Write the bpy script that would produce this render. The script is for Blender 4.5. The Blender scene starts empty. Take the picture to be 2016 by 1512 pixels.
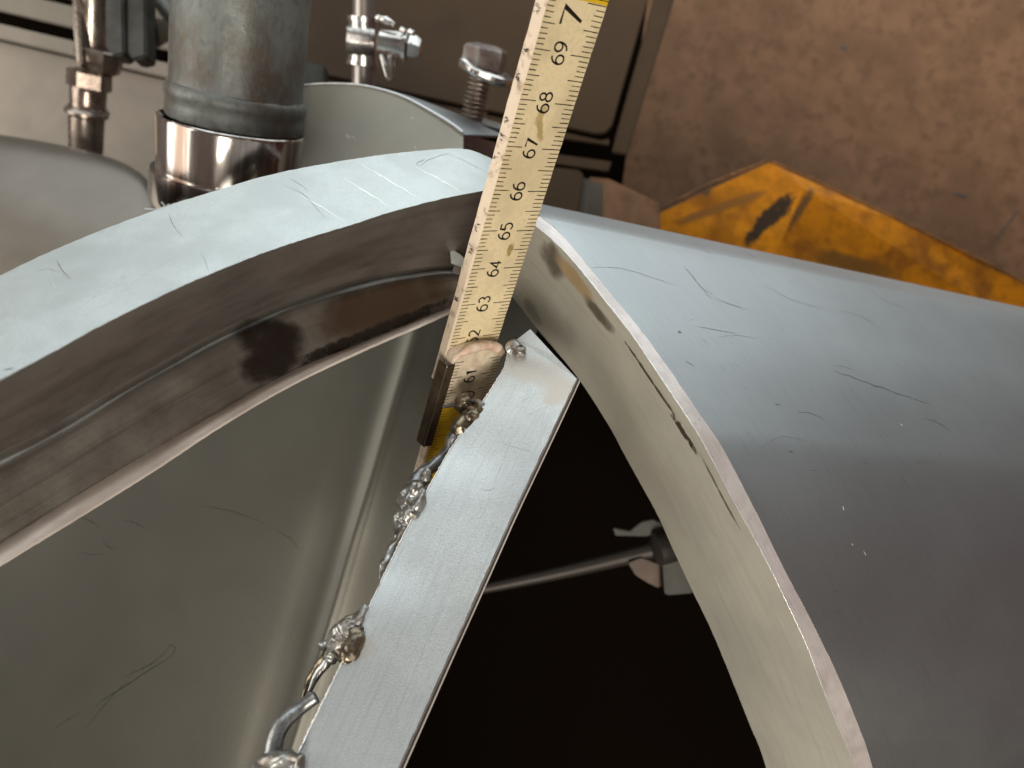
import bpy, bmesh, math, random
from mathutils import Vector, Matrix, noise
from mathutils.bvhtree import BVHTree
random.seed(7)
SC = bpy.context.scene
COL = SC.collection
# ------------------------------------------------------------------ camera frame
# (right, forward, up) of the hand-held phone; true down in that frame is G
F = 1456.0
G = Vector((-.22, .40, -.89)).normalized()
ROT = G.rotation_difference(Vector((0, 0, -1)))
CAM = Vector((0, 0, 1.0))
K = 1.2
def V(x, y, z): return ROT @ Vector((x, y, z))
def A(x, y, d): return CAM + V((x-1008)/F*d, d, (756-y)/F*d)       # a point at distance d in metres
def P(x, y, d): return A(x, y, d*K)
DOWN = Vector((0, 0, -1))
cd = bpy.data.cameras.new('camera'); cam = bpy.data.objects.new('camera', cd); COL.objects.link(cam)
cd.sensor_width = 36; cd.lens = 36*F/2016; cd.clip_start = .005; cd.clip_end = 50
R3 = Matrix((V(1, 0, 0), V(0, 0, 1), -V(0, 1, 0))).transposed()
cam.matrix_world = Matrix.Translation(CAM) @ R3.to_4x4()
cd.dof.use_dof = True; cd.dof.focus_distance = .175; cd.dof.aperture_fstop = 17
SC.camera = cam
# ------------------------------------------------------------------ light
w = bpy.data.worlds.new('World'); SC.world = w; w.use_nodes = True
w.node_tree.nodes['Background'].inputs[0].default_value = (.30, .215, .185, 1)
w.node_tree.nodes['Background'].inputs[1].default_value = .28
def area(name, loc, target, sx, sy, power, col):
    l = bpy.data.lights.new(name, 'AREA'); l.shape = 'RECTANGLE'; l.size = sx; l.size_y = sy
    l.energy = power; l.color = col
    o = bpy.data.objects.new(name, l); COL.objects.link(o)
    o.location = CAM + V(*loc)
    dr = (CAM + V(*target)) - o.location
    o.rotation_euler = dr.to_track_quat('-Z', 'Y').to_euler()
    return o
area('window_light', (.20, .12, 1.05), (.20, .24, 0), 1.9, 1.35, 14.5, (.86, .97, 1.0))
area('left_fill_light', (-.95, -.25, .25), (0, .25, 0), .8, .8, 7.0, (1.0, .96, .88))  # added fill from the left to brighten the inner band
area('work_lamp', (.05, -.6, -.46), (.02, .2, 0), .35, .35, 6.8, (1.0, .93, .82))
SC.view_settings.view_transform = 'Standard'; SC.view_settings.look = 'None'
SC.view_settings.exposure = .3; SC.view_settings.gamma = 1
SC.render.resolution_x = 1024; SC.render.resolution_y = 768
SC.render.engine = 'CYCLES'
# ------------------------------------------------------------------ helpers
def srgb(r, g, b):
    f = lambda c: (c/255/12.92) if c/255 <= .04045 else ((c/255+.055)/1.055)**2.4
    return (f(r), f(g), f(b), 1)
def mat(name, c1, c2=None, nscale=30, metallic=0., rough=.5, bump=0., bscale=800, stretch=(1, 1, 1),
        spots=(), streak=None, grain=0., lo=.4, hi=.62, spec=.5, rvar=0., detail=6):
    m = bpy.data.materials.new(name); m.use_nodes = True
    nt = m.node_tree; N = nt.nodes; L = nt.links; b = N['Principled BSDF']
    b.inputs['Metallic'].default_value = metallic; b.inputs['Roughness'].default_value = rough
    b.inputs['Specular IOR Level'].default_value = spec
    tc = N.new('ShaderNodeTexCoord')
    mp = N.new('ShaderNodeMapping'); mp.inputs['Scale'].default_value = stretch
    # object coordinates (all meshes are built in world units)
    L.new(tc.outputs['Object'], mp.inputs['Vector'])
    def nz(scale, det=6, vec=None):
        n = N.new('ShaderNodeTexNoise'); n.inputs['Scale'].default_value = scale
        n.inputs['Detail'].default_value = det; n.inputs['Roughness'].default_value = .62
        L.new(vec or mp.outputs[0], n.inputs['Vector']); return n
    def ramp(src, a, bb):
        r = N.new('ShaderNodeMapRange'); r.inputs['From Min'].default_value = a; r.inputs['From Max'].default_value = bb
        r.interpolation_type = 'SMOOTHSTEP'
        L.new(src, r.inputs['Value']); return r.outputs['Result']
    def mix(fac, a, bb):
        x = N.new('ShaderNodeMix'); x.data_type = 'RGBA'
        if isinstance(fac, float): x.inputs['Factor'].default_value = fac
        else: L.new(fac, x.inputs['Factor'])
        for s, v in ((6, a), (7, bb)):
            if isinstance(v, tuple): x.inputs[s].default_value = v
            else: L.new(v, x.inputs[s])
        return x.outputs[2]
    col = c1
    if c2: col = mix(ramp(nz(nscale, detail).outputs['Fac'], lo, hi), c1, c2)
    if streak:                                              # rolled or brushed grain running along the sheet
        for (sc_, amt, lo_, hi_) in streak:
            um = N.new('ShaderNodeMapping'); um.inputs['Scale'].default_value = sc_; L.new(tc.outputs['UV'], um.inputs['Vector'])
            n = nz(1., 5, um.outputs[0]); k_ = ramp(n.outputs['Fac'], lo_, hi_)
            x = N.new('ShaderNodeMix'); x.data_type = 'RGBA'; x.blend_type = 'MULTIPLY'; L.new(k_, x.inputs['Factor'])
            if isinstance(col, tuple): x.inputs[6].default_value = col
            else: L.new(col, x.inputs[6])
            x.inputs[7].default_value = amt; col = x.outputs[2]
    if grain:
        g = nz(bscale*.7, 3)
        dark = tuple(c*(1-grain) for c in c1[:3])+(1,)
        col = mix(ramp(g.outputs['Fac'], .45, .72), col, dark)
    for (pt, rad, c, fq, soft) in spots:                    # stains with a shape of their own
        sub = N.new('ShaderNodeVectorMath'); sub.operation = 'SUBTRACT'; L.new(tc.outputs['Object'], sub.inputs[0])
        sub.inputs[1].default_value = pt
        ax, (ra, rb) = rad
        # distance along axis ax scaled by ra, off-axis by rb
        dot = N.new('ShaderNodeVectorMath'); dot.operation = 'DOT_PRODUCT'; L.new(sub.outputs[0], dot.inputs[0]); dot.inputs[1].default_value = ax
        sc = N.new('ShaderNodeVectorMath'); sc.operation = 'SCALE'; sc.inputs[0].default_value = ax; L.new(dot.outputs['Value'], sc.inputs['Scale'])
        rem = N.new('ShaderNodeVectorMath'); rem.operation = 'SUBTRACT'; L.new(sub.outputs[0], rem.inputs[0]); L.new(sc.outputs[0], rem.inputs[1])
        ln = N.new('ShaderNodeVectorMath'); ln.operation = 'LENGTH'; L.new(rem.outputs[0], ln.inputs[0])
        def mth(op, a, bb=None):
            q = N.new('ShaderNodeMath'); q.operation = op
            for i, v in enumerate((a, bb)):
                if v is None: continue
                if isinstance(v, (int, float)): q.inputs[i].default_value = v
                else: L.new(v, q.inputs[i])
            return q.outputs[0]
        u = mth('DIVIDE', dot.outputs['Value'], ra); v = mth('DIVIDE', ln.outputs['Value'], rb)
        r2 = mth('ADD', mth('POWER', mth('ABSOLUTE', u), 3.), mth('POWER', v, 3.))
        n = nz(fq, 5); r3 = mth('ADD', r2, mth('MULTIPLY', mth('SUBTRACT', n.outputs['Fac'], .5), 4.2 if fq >= 240 else 2.6))
        col = mix(ramp(r3, 1.0+soft, 1.0-soft), col, c)
    if isinstance(col, tuple): b.inputs['Base Color'].default_value = col
    else: L.new(col, b.inputs['Base Color'])
    if rvar:
        n = nz(nscale*2.3, 5); q = N.new('ShaderNodeMapRange')
        q.inputs['From Min'].default_value = .3; q.inputs['From Max'].default_value = .7
        q.inputs['To Min'].default_value = rough-rvar; q.inputs['To Max'].default_value = rough+rvar
        L.new(n.outputs['Fac'], q.inputs['Value']); L.new(q.outputs[0], b.inputs['Roughness'])
    if bump:
        n = nz(bscale, 4); bp = N.new('ShaderNodeBump'); bp.inputs['Strength'].default_value = bump
        bp.inputs['Distance'].default_value = .0003
        L.new(n.outputs['Fac'], bp.inputs['Height']); L.new(bp.outputs[0], b.inputs['Normal'])
    return m
def root(name, loc, label, cat, group=None):
    o = bpy.data.objects.new(name, None); COL.objects.link(o); o.location = loc; o.empty_display_size = .01
    o['label'] = label; o['category'] = cat
    if group: o['group'] = group
    return o
def link(name, me, m, parent=None, smooth=True):
    o = bpy.data.objects.new(name, me); COL.objects.link(o)
    if m: me.materials.append(m)
    if smooth: me.polygons.foreach_set('use_smooth', [True]*len(me.polygons))
    if parent:
        o.parent = parent
        q = parent; off = Vector((0, 0, 0))
        while q: off += q.location; q = q.parent
        o.location = -off                                   # meshes are written in world units
    return o
def from_py(name, vs, fs, m, parent=None, smooth=True):
    me = bpy.data.meshes.new(name); me.from_pydata([tuple(v) for v in vs], [], fs); me.update()
    return link(name, me, m, parent, smooth)
def spline(pts, n):
    """Catmull-Rom through points, n samples evenly by length"""
    if len(pts) == 2: return [pts[0].lerp(pts[1], i/(n-1)) for i in range(n)]
    q = [pts[0]*2-pts[1]]+list(pts)+[pts[-1]*2-pts[-2]]; out = []
    for i in range(1, len(q)-2):
        for k in range(12):
            t = k/12; a, b, c, d = q[i-1:i+3]
            out.append(.5*((2*b)+(c-a)*t+(2*a-5*b+4*c-d)*t*t+(3*b-a-3*c+d)*t**3))
    out.append(q[-2])
    L = [0]
    for a, b in zip(out, out[1:]): L.append(L[-1]+(b-a).length)
    res = []; j = 0
    for i in range(n):
        s = L[-1]*i/(n-1)
        while j < len(L)-2 and L[j+1] < s: j += 1
        res.append(out[j].lerp(out[j+1], (s-L[j])/max(1e-9, L[j+1]-L[j])))
    return res
def C(pts, n=60): return spline([P(*p) for p in pts], n)
def loft(name, curves, m, parent=None, cross=6, thick=0., jitter=0., smoothx=False, jf=900., wob=0.):
    """a sheet through the curves, all with the same number of points; thickness away from the camera side"""
    n = len(curves[0]); rows = []
    for i in range(n):
        pts = [c[i] for c in curves]
        if smoothx: rows.append(spline(pts, cross))
        else:
            r = []
            for a, b in zip(pts, pts[1:]): r += [a.lerp(b, k/cross) for k in range(cross)]
            rows.append(r+[pts[-1]])
    k = len(rows[0]); vs = []
    for r in rows:
        for j, v in enumerate(r):
            if jitter and j in (0, k-1): v = v+noise.noise_vector(v*jf)*jitter
            if wob: v = v+noise.noise_vector(v*40)*wob
            vs.append(v)
    fs = [(i*k+j, i*k+j+1, (i+1)*k+j+1, (i+1)*k+j) for i in range(n-1) for j in range(k-1)]
    me = bpy.data.meshes.new(name); me.from_pydata([tuple(v) for v in vs], [], fs); me.update()
    Ls = [0.]; Ws = [0.]
    for i in range(1, n): Ls.append(Ls[-1]+(rows[i][k//2]-rows[i-1][k//2]).length)
    for j in range(1, k): Ws.append(Ws[-1]+(rows[n//2][j]-rows[n//2][j-1]).length)
    uv = me.uv_layers.new(name='UVMap')
    for lp in me.loops: uv.data[lp.index].uv = (Ls[lp.vertex_index//k], Ws[lp.vertex_index % k])
    s = sum(p.normal.dot(CAM-Vector(p.center)) for p in me.polygons)
    if s < 0: me.flip_normals()
    if thick:                                               # a real back and real edges, with crisp corners
        bm = bmesh.new(); bm.from_mesh(me); bm.normal_update()
        fr = list(bm.verts); ff = list(bm.faces); be = [e for e in bm.edges if e.is_boundary]
        bk = [bm.verts.new(v.co-v.normal*thick) for v in fr]
        bm.verts.ensure_lookup_table(); bm.verts.index_update()
        for f in ff: bm.faces.new([bk[v.index] for v in reversed(f.verts)])
        for e in be:
            f = e.link_faces[0]; lp = [l for l in f.loops if l.edge == e][0]
            a, b = lp.vert, lp.link_loop_next.vert
            q = bm.faces.new([b, a, bk[a.index], bk[b.index]])
            for ed in q.edges:
                if ed == e or (ed.verts[0].index >= len(fr) and ed.verts[1].index >= len(fr)): ed.smooth = False
        bm.to_mesh(me); bm.free()
    return link(name, me, m, parent)
def lathe(name, p0, ax, prof, m, parent=None, seg=40, smooth=True, cap=True, rough=0., phase=0., rf=300, squash=1.):
    ax = ax.normalized(); e = ax.orthogonal().normalized(); e2 = ax.cross(e)
    vs = []; fs = []
    for (t, r) in prof:
        for k in range(seg):
            a = 2*math.pi*(k)/seg+phase; v = p0+ax*t+(e*math.cos(a)+e2*math.sin(a)*squash)*r
            if rough: v = v+noise.noise_vector(v*rf)*rough
            vs.append(v)
    n = len(prof)
    for i in range(n-1):
        for k in range(seg):
            fs.append((i*seg+k, i*seg+(k+1) % seg, (i+1)*seg+(k+1) % seg, (i+1)*seg+k))
    if cap: fs += [tuple(range(seg))[::-1], tuple((n-1)*seg+k for k in range(seg))]
    o = from_py(name, vs, fs, m, parent, smooth)
    bm = bmesh.new(); bm.from_mesh(o.data); bmesh.ops.recalc_face_normals(bm, faces=bm.faces)
    if smooth:
        for e_ in bm.edges:
            if len(e_.link_faces) == 2 and e_.calc_face_angle(0) > .6: e_.smooth = False
    bm.to_mesh(o.data); bm.free()
    return o
def tube(name, pts, radii, m, parent=None, seg=12, rough=0., rf=500, n=None):
    n = n or len(pts)*8
    q = spline([Vector(p) for p in pts], n)
    rr = [radii[min(len(radii)-1, int(i/(n-1)*(len(radii)-1)))]*(1-((i/(n-1)*(len(radii)-1)) % 1)) +
          radii[min(len(radii)-1, int(i/(n-1)*(len(radii)-1))+1)]*((i/(n-1)*(len(radii)-1)) % 1) for i in range(n)]
    vs = []; e = None
    for i in range(n):
        t = (q[min(n-1, i+1)]-q[max(0, i-1)]).normalized()
        e = (t.orthogonal() if e is None else e-t*e.dot(t)).normalized(); e2 = t.cross(e)
        for k in range(seg):
            a = 2*math.pi*k/seg; v = q[i]+(e*math.cos(a)+e2*math.sin(a))*rr[i]
            if rough: v = v+noise.noise_vector(v*rf)*rough
            vs.append(v)
    fs = [(i*seg+k, i*seg+(k+1) % seg, (i+1)*seg+(k+1) % seg, (i+1)*seg+k) for i in range(n-1) for k in range(seg)]
    fs += [tuple(range(seg))[::-1], tuple((n-1)*seg+k for k in range(seg))]
    o = from_py(name, vs, fs, m, parent)
    bm = bmesh.new(); bm.from_mesh(o.data); bmesh.ops.recalc_face_normals(bm, faces=bm.faces); bm.to_mesh(o.data); bm.free()
    return o
def blob(name, c, r, m, parent=None, rough=.3, stretch=None, rf=400, sub=4):
    bm = bmesh.new(); bmesh.ops.create_icosphere(bm, subdivisions=sub, radius=1)
    ax, k = stretch if stretch else (Vector((0, 0, 1)), 1)
    for v in bm.verts:
        p = v.co.copy(); p = p+ax*(p.dot(ax))*(k-1)
        wv = c+p*r
        v.co = wv+p.normalized()*r*rough*(noise.fractal(wv*rf, 1, 2, 3))
    me = bpy.data.meshes.new(name); bm.to_mesh(me); bm.free()
    return link(name, me, m, parent)
def prism(name, front, off, m, parent=None, bevel=0., smooth=False):
    """solid: outline points (world) extruded by vector off"""
    n = len(front); vs = list(front)+[p+off for p in front]
    fs = [tuple(range(n)), tuple(range(2*n-1, n-1, -1))]+[(i, (i+1) % n, n+(i+1) % n, n+i) for i in range(n)]
    o = from_py(name, vs, fs, m, parent, smooth)
    bm = bmesh.new(); bm.from_mesh(o.data); bmesh.ops.recalc_face_normals(bm, faces=bm.faces)
    if bevel: bmesh.ops.bevel(bm, geom=bm.edges[:], offset=bevel, segments=2, affect='EDGES')
    bm.to_mesh(o.data); bm.free()
    return o
def bvh(o):
    dg = bpy.context.evaluated_depsgraph_get(); e = o.evaluated_get(dg); me = e.to_mesh()
    off = Vector((0, 0, 0)); q = o
    while q: off += q.location; q = q.parent
    t = BVHTree.FromPolygons([v.co+off for v in me.vertices], [tuple(p.vertices) for p in me.polygons]); e.to_mesh_clear(); return t
def hit(o, x, y):
    dr = V((x-1008)/F, 1, (756-y)/F).normalized()
    return bvh(o).ray_cast(CAM, dr)[0] or A(x, y, .2)
def paint(o, m):
    o.data.materials.clear(); o.data.materials.append(m)
def stains(o, lst):
    res = []
    for (x0, y0, x1, y1, half_w, c, fq, soft) in lst:       # a stain from one end to the other on the sheet
        a, b = hit(o, x0, y0), hit(o, x1, y1); L_ = (b-a).length
        res.append((tuple(hit(o, (x0+x1)/2, (y0+y1)/2)), (tuple((b-a).normalized()), (L_/2, half_w)), c, fq, soft))
    return res
def marks(name, o, lines, m, lift=.00004, wob=1.0):
    """thin marks lying on a sheet: (points, width in pixels of the mark)"""
    bpy.context.view_layer.update(); t = bvh(o); vs = []; fs = []
    for pts, wd in lines:
        q = spline([Vector((x, y, 0)) for x, y in pts], max(8, len(pts)*8)); prev = None; pend = []
        for i, s in enumerate(q):
            s = s+Vector((noise.noise(s*.06), noise.noise(s*.06+Vector((9, 3, 1))), 0))*wob*2
            dr = V((s.x-1008)/F, 1, (756-s.y)/F).normalized()
            h, nn, idx, ds = t.ray_cast(CAM, dr)
            if h is None: prev = None; continue
            if nn.dot(dr) > 0: nn = -nn
            a = q[max(0, i-1)]; b = q[min(len(q)-1, i+1)]; tv = (b-a); tw = V(tv.x, 0, -tv.y).normalized()
            sd = tw.cross(nn).normalized()
            wpx = wd*(.25+.75*math.sin(math.pi*(i+.5)/len(q)))*(.7+.6*noise.noise(s*.2+Vector((0, 0, 5))))
            ww = max(.15, wpx)*ds/F/2; k = len(vs)
            vs += [h+nn*lift+sd*ww, h+nn*lift-sd*ww]
            if prev is not None: fs.append((prev, prev+1, k+1, k))
            prev = k
    if not fs: return None
    mo = from_py(name, vs, fs, m, o.parent, False); mo['kind'] = 'stuff'
    return mo
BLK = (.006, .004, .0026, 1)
# ------------------------------------------------------------------ materials
def AX(a, b): return tuple((b-a).normalized())
M = {}
M['bright'] = mat('ground_bright_steel', (.54, .58, .575, 1), (.46, .495, .49, 1), 60, .55, .44, .3, 3600, (1, 1, 1), grain=.16, rvar=.06)
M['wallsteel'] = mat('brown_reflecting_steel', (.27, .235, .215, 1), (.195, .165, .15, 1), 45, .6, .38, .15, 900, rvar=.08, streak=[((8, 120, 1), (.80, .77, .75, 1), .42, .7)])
M['lip'] = mat('pale_lip_steel', (.82, .74, .68, 1), (.68, .60, .55, 1), 60, .3, .32, .2, 900)
M['panel'] = mat('dull_green_grey_steel', (.076, .073, .060, 1), (.068, .065, .054, 1), 10, .6, .44, .12, 1500, rvar=.04)
M['shell'] = mat('blue_grey_satin_steel', (.40, .42, .425, 1), (.36, .375, .38, 1), 9, .98, .49, .12, 2500, rvar=.02, streak=[((60, 900, 1), (.94, .94, .94, 1), .45, .75)])
M['edge'] = mat('pinkish_cut_edge_steel', (.66, .60, .575, 1), (.56, .505, .485, 1), 120, .35, .30, .1, 1500, (1, 1, 1), rvar=.05, streak=[((150, 4000, 1), (.82, .79, .77, 1), .45, .7)])
M['weld'] = mat('weld_metal', (.42, .43, .42, 1), (.24, .21, .18, 1), 300, .8, .36, .3, 900, rvar=.1)
M['weldgold'] = mat('heat_tinted_weld', (.26, .21, .14, 1), (.12, .10, .08, 1), 400, .85, .3, .4, 900)
M['wire'] = mat('dull_filler_wire', (.34, .35, .355, 1), (.19, .185, .18, 1), 300, .75, .36, .3, 900)
M['darkrub'] = mat('dark_grey_casting', (.05, .05, .044, 1), (.03, .027, .022, 1), 60, .3, .4, .3, 400)
M['black'] = mat('shade_black', BLK, None, rough=.9, spec=0.)  # shade of hollows and gaps put into a flat black
M['scr'] = mat('dark_scratch', (.085, .09, .092, 1), None, rough=.6)
M['scd'] = mat('very_dark_scratch', (.022, .021, .018, 1), None, rough=.7, spec=.1)
M['pen'] = mat('grey_pen', (.22, .24, .26, 1), None, rough=.6)
M['scrl'] = mat('bright_scratch_highlight', (.85, .86, .85, 1), None, metallic=.5, rough=.3)
# ================================================================== RIGHT SHELL
shell = root('curved_shell', P(1500, 900, .16), 'large blue grey satin steel shell whose curved rim sweeps down the right side', 'metal shell')
outer = [(1062, 425, 0.16803), (1100, 456, 0.16594), (1146, 509, 0.16255), (1206, 583, 0.15822), (1253, 639, 0.15524), (1308, 713, 0.15172), (1378, 815, 0.14762), (1424, 884, 0.14535), (1487, 1005, 0.14233), (1543, 1119, 0.14062), (1600, 1228, 0.14001), (1649, 1329, 0.14091), (1689, 1426, 0.14398), (1717, 1507, 0.14820), (1790, 1760, 0.17110)]
inner = [(1045, 445, 0.16427), (1100, 491, 0.16127), (1146, 542, 0.15816), (1193, 602, 0.15478), (1239, 662, 0.15170), (1294, 745, 0.14794), (1359, 843, 0.14425), (1390, 900, 0.14248), (1442, 1001, 0.14001), (1487, 1078, 0.13871), (1535, 1175, 0.13778), (1584, 1285, 0.13783), (1608, 1357, 0.13917), (1649, 1455, 0.14292), (1669, 1507, 0.14580), (1740, 1760, 0.16870)]
wallin = [(985, 560, 0.19038), (1015, 592, 0.18848), (1060, 650, 0.18525), (1135, 740, 0.18081), (1200, 840, 0.17667), (1232, 900, 0.17459), (1292, 1009, 0.17160), (1325, 1082, 0.17015), (1365, 1167, 0.16904), (1402, 1244, 0.16855), (1442, 1341, 0.16893), (1479, 1434, 0.17123), (1507, 1507, 0.17443), (1580, 1760, 0.19500)]
NR = 150
cO = C(outer, NR); cI = [b.lerp(a, .22) for a, b in zip(cO, C(inner, NR))]; cW = C(wallin, NR)
a_dir = P(2200, 640, .27)-P(1072, 396, .19)
over = C([(930, 430, .26), (985, 405, .235), (1030, 396, .21), (1056, 403, .185), (1062, 425, .16803)], 16)
rim = over[:-1]+cO
shell_sheet = loft('shell_sheet', [rim]+[[p+a_dir*k/5 for p in rim] for k in range(1, 8)], M['shell'], shell, cross=4, thick=.0015, wob=.00012)
rim_edge = loft('rim_edge', [cO, cI], M['edge'], shell, cross=4, jitter=.00007, jf=700)
band = loft('inner_band', [cI, [a.lerp(b, .5)+V(-.0006, -.0006, 0) for a, b in zip(cI, cW)], cW], None, shell, cross=9, smoothx=True, thick=.00012, jitter=.00006)
paint(band, mat('olive_grey_steel', (.56, .54, .455, 1), (.50, .48, .41, 1), 30, .35, .4, .12, 1500, rvar=.04, streak=[((30, 500, 1), (.88, .87, .84, 1), .45, .75)],
    spots=stains(band, [(1072, 480, 1105, 545, .0040, (.17, .145, .11, 1), 200, 1.), (1095, 505, 1165, 590, .0022, (.50, .36, .20, 1), 200, .8), (1150, 585, 1205, 650, .0017, (.15, .13, .095, 1), 200, 1.),
        (1235, 680, 1330, 820, .0005, (.10, .085, .06, 1), 500, .6), (1322, 815, 1372, 892, .0009, (.07, .055, .035, 1), 500, .5), (1380, 900, 1455, 1040, .0004, (.16, .14, .10, 1), 500, .8),
        (1035, 590, 1062, 640, .003, (.34, .32, .27, 1), 200, .9)])))
marks('scratches', shell_sheet, [
    ([(1640, 730), (1740, 765), (1830, 796)], 3.0), ([(1345, 523), (1372, 555), (1400, 588)], 2.4), ([(1410, 588), (1440, 600), (1470, 608)], 1.6),
    ([(1820, 823), (1845, 832), (1870, 849)], 2.6), ([(1350, 473), (1375, 486), (1400, 500)], 2.2), ([(1466, 495), (1476, 502), (1488, 508)], 6),
    ([(1160, 527), (1215, 528), (1255, 537), (1330, 562)], 1.2), ([(1570, 812), (1600, 815), (1625, 828)], 2), ([(1335, 652), (1338, 654), (1342, 656)], 6),
    ([(1370, 642), (1410, 650), (1450, 656)], 1.6), ([(1525, 797), (1532, 797), (1538, 797)], 3.5), ([(1350, 710), (1360, 716), (1368, 724)], 1.6),
    ([(1552, 887), (1557, 889), (1561, 891)], 4), ([(1500, 560), (1560, 590), (1620, 610)], 1.0), ([(1640, 720), (1660, 722), (1680, 730)], 1.5),
    ([(1655, 610), (1700, 625), (1735, 650)], 1.0), ([(1700, 560), (1740, 590), (1790, 612)], .9), ([(1410, 665), (1450, 660), (1490, 668)], .9),
    ([(1500, 880), (1540, 860), (1590, 870)], .8)], M['scr'])
fl = []
for i in range(60):
    x = random.uniform(1300, 1950); y = random.uniform(560, 1250); a = random.gauss(.5, .3); l = random.uniform(3, 22)
    if y > 560+(x-1300)*.05: fl.append(([(x, y), (x+l*.5*math.cos(a), y+l*.5*math.sin(a)), (x+l*math.cos(a), y+l*math.sin(a))], random.uniform(.5, 1.0)))
marks('fine_scratches', shell_sheet, fl, M['scr'])
marks('bright_nicks', shell_sheet, [([(1658, 996), (1660, 1000), (1661, 1004)], 4), ([(1700, 1085), (1703, 1090), (1704, 1093)], 3), ([(1772, 835), (1776, 836), (1778, 839)], 3), ([(1677, 1070), (1678, 1072), (1679, 1074)], 2.5)], M['scrl'])
# burrs on both edges of the band
def burr(name, pts, m, parent, size):
    vs = []; fs = []
    for (p, d, l) in pts:
        k = len(vs); s = d.orthogonal().normalized()*l*.28; t = d.cross(s).normalized()*l*.22
        vs += [p+s, p-s, p+t, p+d*l]; fs += [(k, k+1, k+3), (k+1, k+2, k+3), (k+2, k, k+3), (k, k+2, k+1)]
    o = from_py(name, vs, fs, m, parent, False); o['kind'] = 'stuff'
b = []
for i in range(70):
    k = random.choice([random.randint(10, NR-1), random.randint(NR-60, NR-1)]); cc = random.choice([cW, cI, cI])
    d = (V(random.uniform(-1, 1), random.uniform(-1, -.2), random.uniform(-.6, 1))).normalized()
    b.append((cc[k], d, random.uniform(.0001, .0004)))
burr('burrs', b, M['scrl'], shell, 1)
wr = [cI[i].lerp(cI[i+1], .5)+V(0, -.00015, 0) for i in range(4, NR-2)]
tube('raised_burr_line', wr[::4], [.00006, .00016, .00008, .0002, .00006, .00010, .00007, .00012, .00006, .00014, .00005, .0001], M['scrl'], shell, seg=6, rough=.00012, rf=1500, n=300)
# ================================================================== LEFT ARCH
arch = root('arched_frame', P(500, 900, .15), 'bright arched steel frame with a white ground rim, welded strut and dull side panel', 'metal frame')
eA = [(-260, 680, .110), (0, 543, .120), (100, 495, .125), (200, 453, .130), (330, 405, .136), (400, 383, .139), (520, 347, .145), (620, 326, .150), (750, 305, .157), (860, 294, .163), (912, 293, .166), (950, 304, .167), (990, 325, .168), (1060, 365, .170)]
eB = [(-260, 890, .086), (0, 748, .097), (100, 695, .102), (200, 640, .107), (330, 576, .114), (400, 545, .118), (520, 497, .125), (620, 464, .131), (700, 440, .136), (760, 420, .140), (850, 396, .146), (910, 383, .150), (985, 370, .153), (1055, 362, .156)]
eC = [(-260, 1010, .120), (0, 890, .132), (120, 828, .138), (238, 757, .144), (340, 700, .150), (429, 652, .155), (571, 590, .163), (714, 548, .172), (800, 532, .177), (886, 524, .182), (960, 540, .187)]
eD = [(-260, 1235, .122), (0, 1071, .133), (143, 981, .140), (286, 895, .148), (429, 812, .155), (571, 733, .163), (714, 674, .171), (833, 626, .179), (905, 598, .184), (960, 578, .187)]
eE = [(-260, 1275, 0.1178), (0, 1110, 0.1288), (143, 1023, 0.1358), (305, 922, 0.1443), (429, 840, 0.1508), (571, 757, 0.1588), (714, 688, 0.1668), (833, 637, 0.1748), (905, 604, 0.1798), (960, 583, 0.1828)]
NA = 150
lA, lB, lC, lD, lE = [C(e, NA) for e in (eA, eB, eC, eD, eE)]
back = [p+V(0, .03, -.004) for p in lA]
rimf = loft('rim_face', [lA, lB], M['bright'], arch, cross=8, thick=.00012, jitter=.00009, jf=1500)
loft('outer_wall', [[p+V(0, .0003, -.0003) for p in lA], back], M['wallsteel'], arch, cross=3)
mid1 = [a.lerp(b, .45)+V(0, -.0008, .0004) for a, b in zip(lB, lC)]
mid2 = [a.lerp(b, .82)+V(0, .0005, .0006) for a, b in zip(lB, lC)]
loft('inner_wall', [[p+V(0, .00015, 0) for p in lB], [a.lerp(b, .1)+V(0, -.0002, .0001) for a, b in zip(lB, lC)], mid1, mid2, lC], M['wallsteel'], arch, cross=18, smoothx=True, thick=.00012)
m1 = [a.lerp(b, .2)+V(0, .0012, 0) for a, b in zip(lC, lD)]
m2 = [a.lerp(b, .6)+V(0, .0008, 0) for a, b in zip(lC, lD)]
chan = loft('channel', [[p+V(0, .0045, .0022) for p in lC], [p+V(0, .0042, -.0004) for p in lC], m1, m2, lD], None, arch, cross=18, smoothx=True, thick=.001)
paint(chan, mat('stained_channel_steel', (.20, .185, .162, 1), (.145, .13, .112, 1), 40, .6, .36, .1, 700, rvar=.08,
    streak=[((7, 200, 1), (.66, .63, .61, 1), .42, .68), ((25, 1500, 1), (.88, .87, .86, 1), .45, .7)],
    spots=stains(chan, [(640, 640, 885, 550, .0060, (.075, .048, .030, 1), 90, 1.0), (470, 650, 600, 690, .0056, (.026, .019, .015, 1), 160, .8), (480, 735, 575, 700, .0040, (.026, .019, .015, 1), 180, .7),
        (590, 712, 890, 592, .0016, (.026, .019, .015, 1), 500, .9)])))
loft('channel_lip', [lD, [a.lerp(b, .5)+V(0, -.0006, .0002) for a, b in zip(lD, lE)], lE], M['lip'], arch, cross=6, smoothx=True, thick=.0008, jitter=.0001)
marks('score_marks', rimf, [([(820, 330), (860, 350), (905, 376)], 3.2), ([(705, 320), (760, 352), (830, 395)], 3.4), ([(676, 350), (720, 378), (768, 408)], 3.2), ([(582, 380), (640, 412), (682, 438)], 2.6),
    ([(250, 560), (300, 530), (350, 505)], 1.4), ([(160, 600), (200, 575), (235, 560)], 1.6), ([(90, 520), (105, 560), (125, 580)], 1.), ([(160, 620), (230, 590), (290, 560)], 1.2)], M['scrl'])
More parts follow.
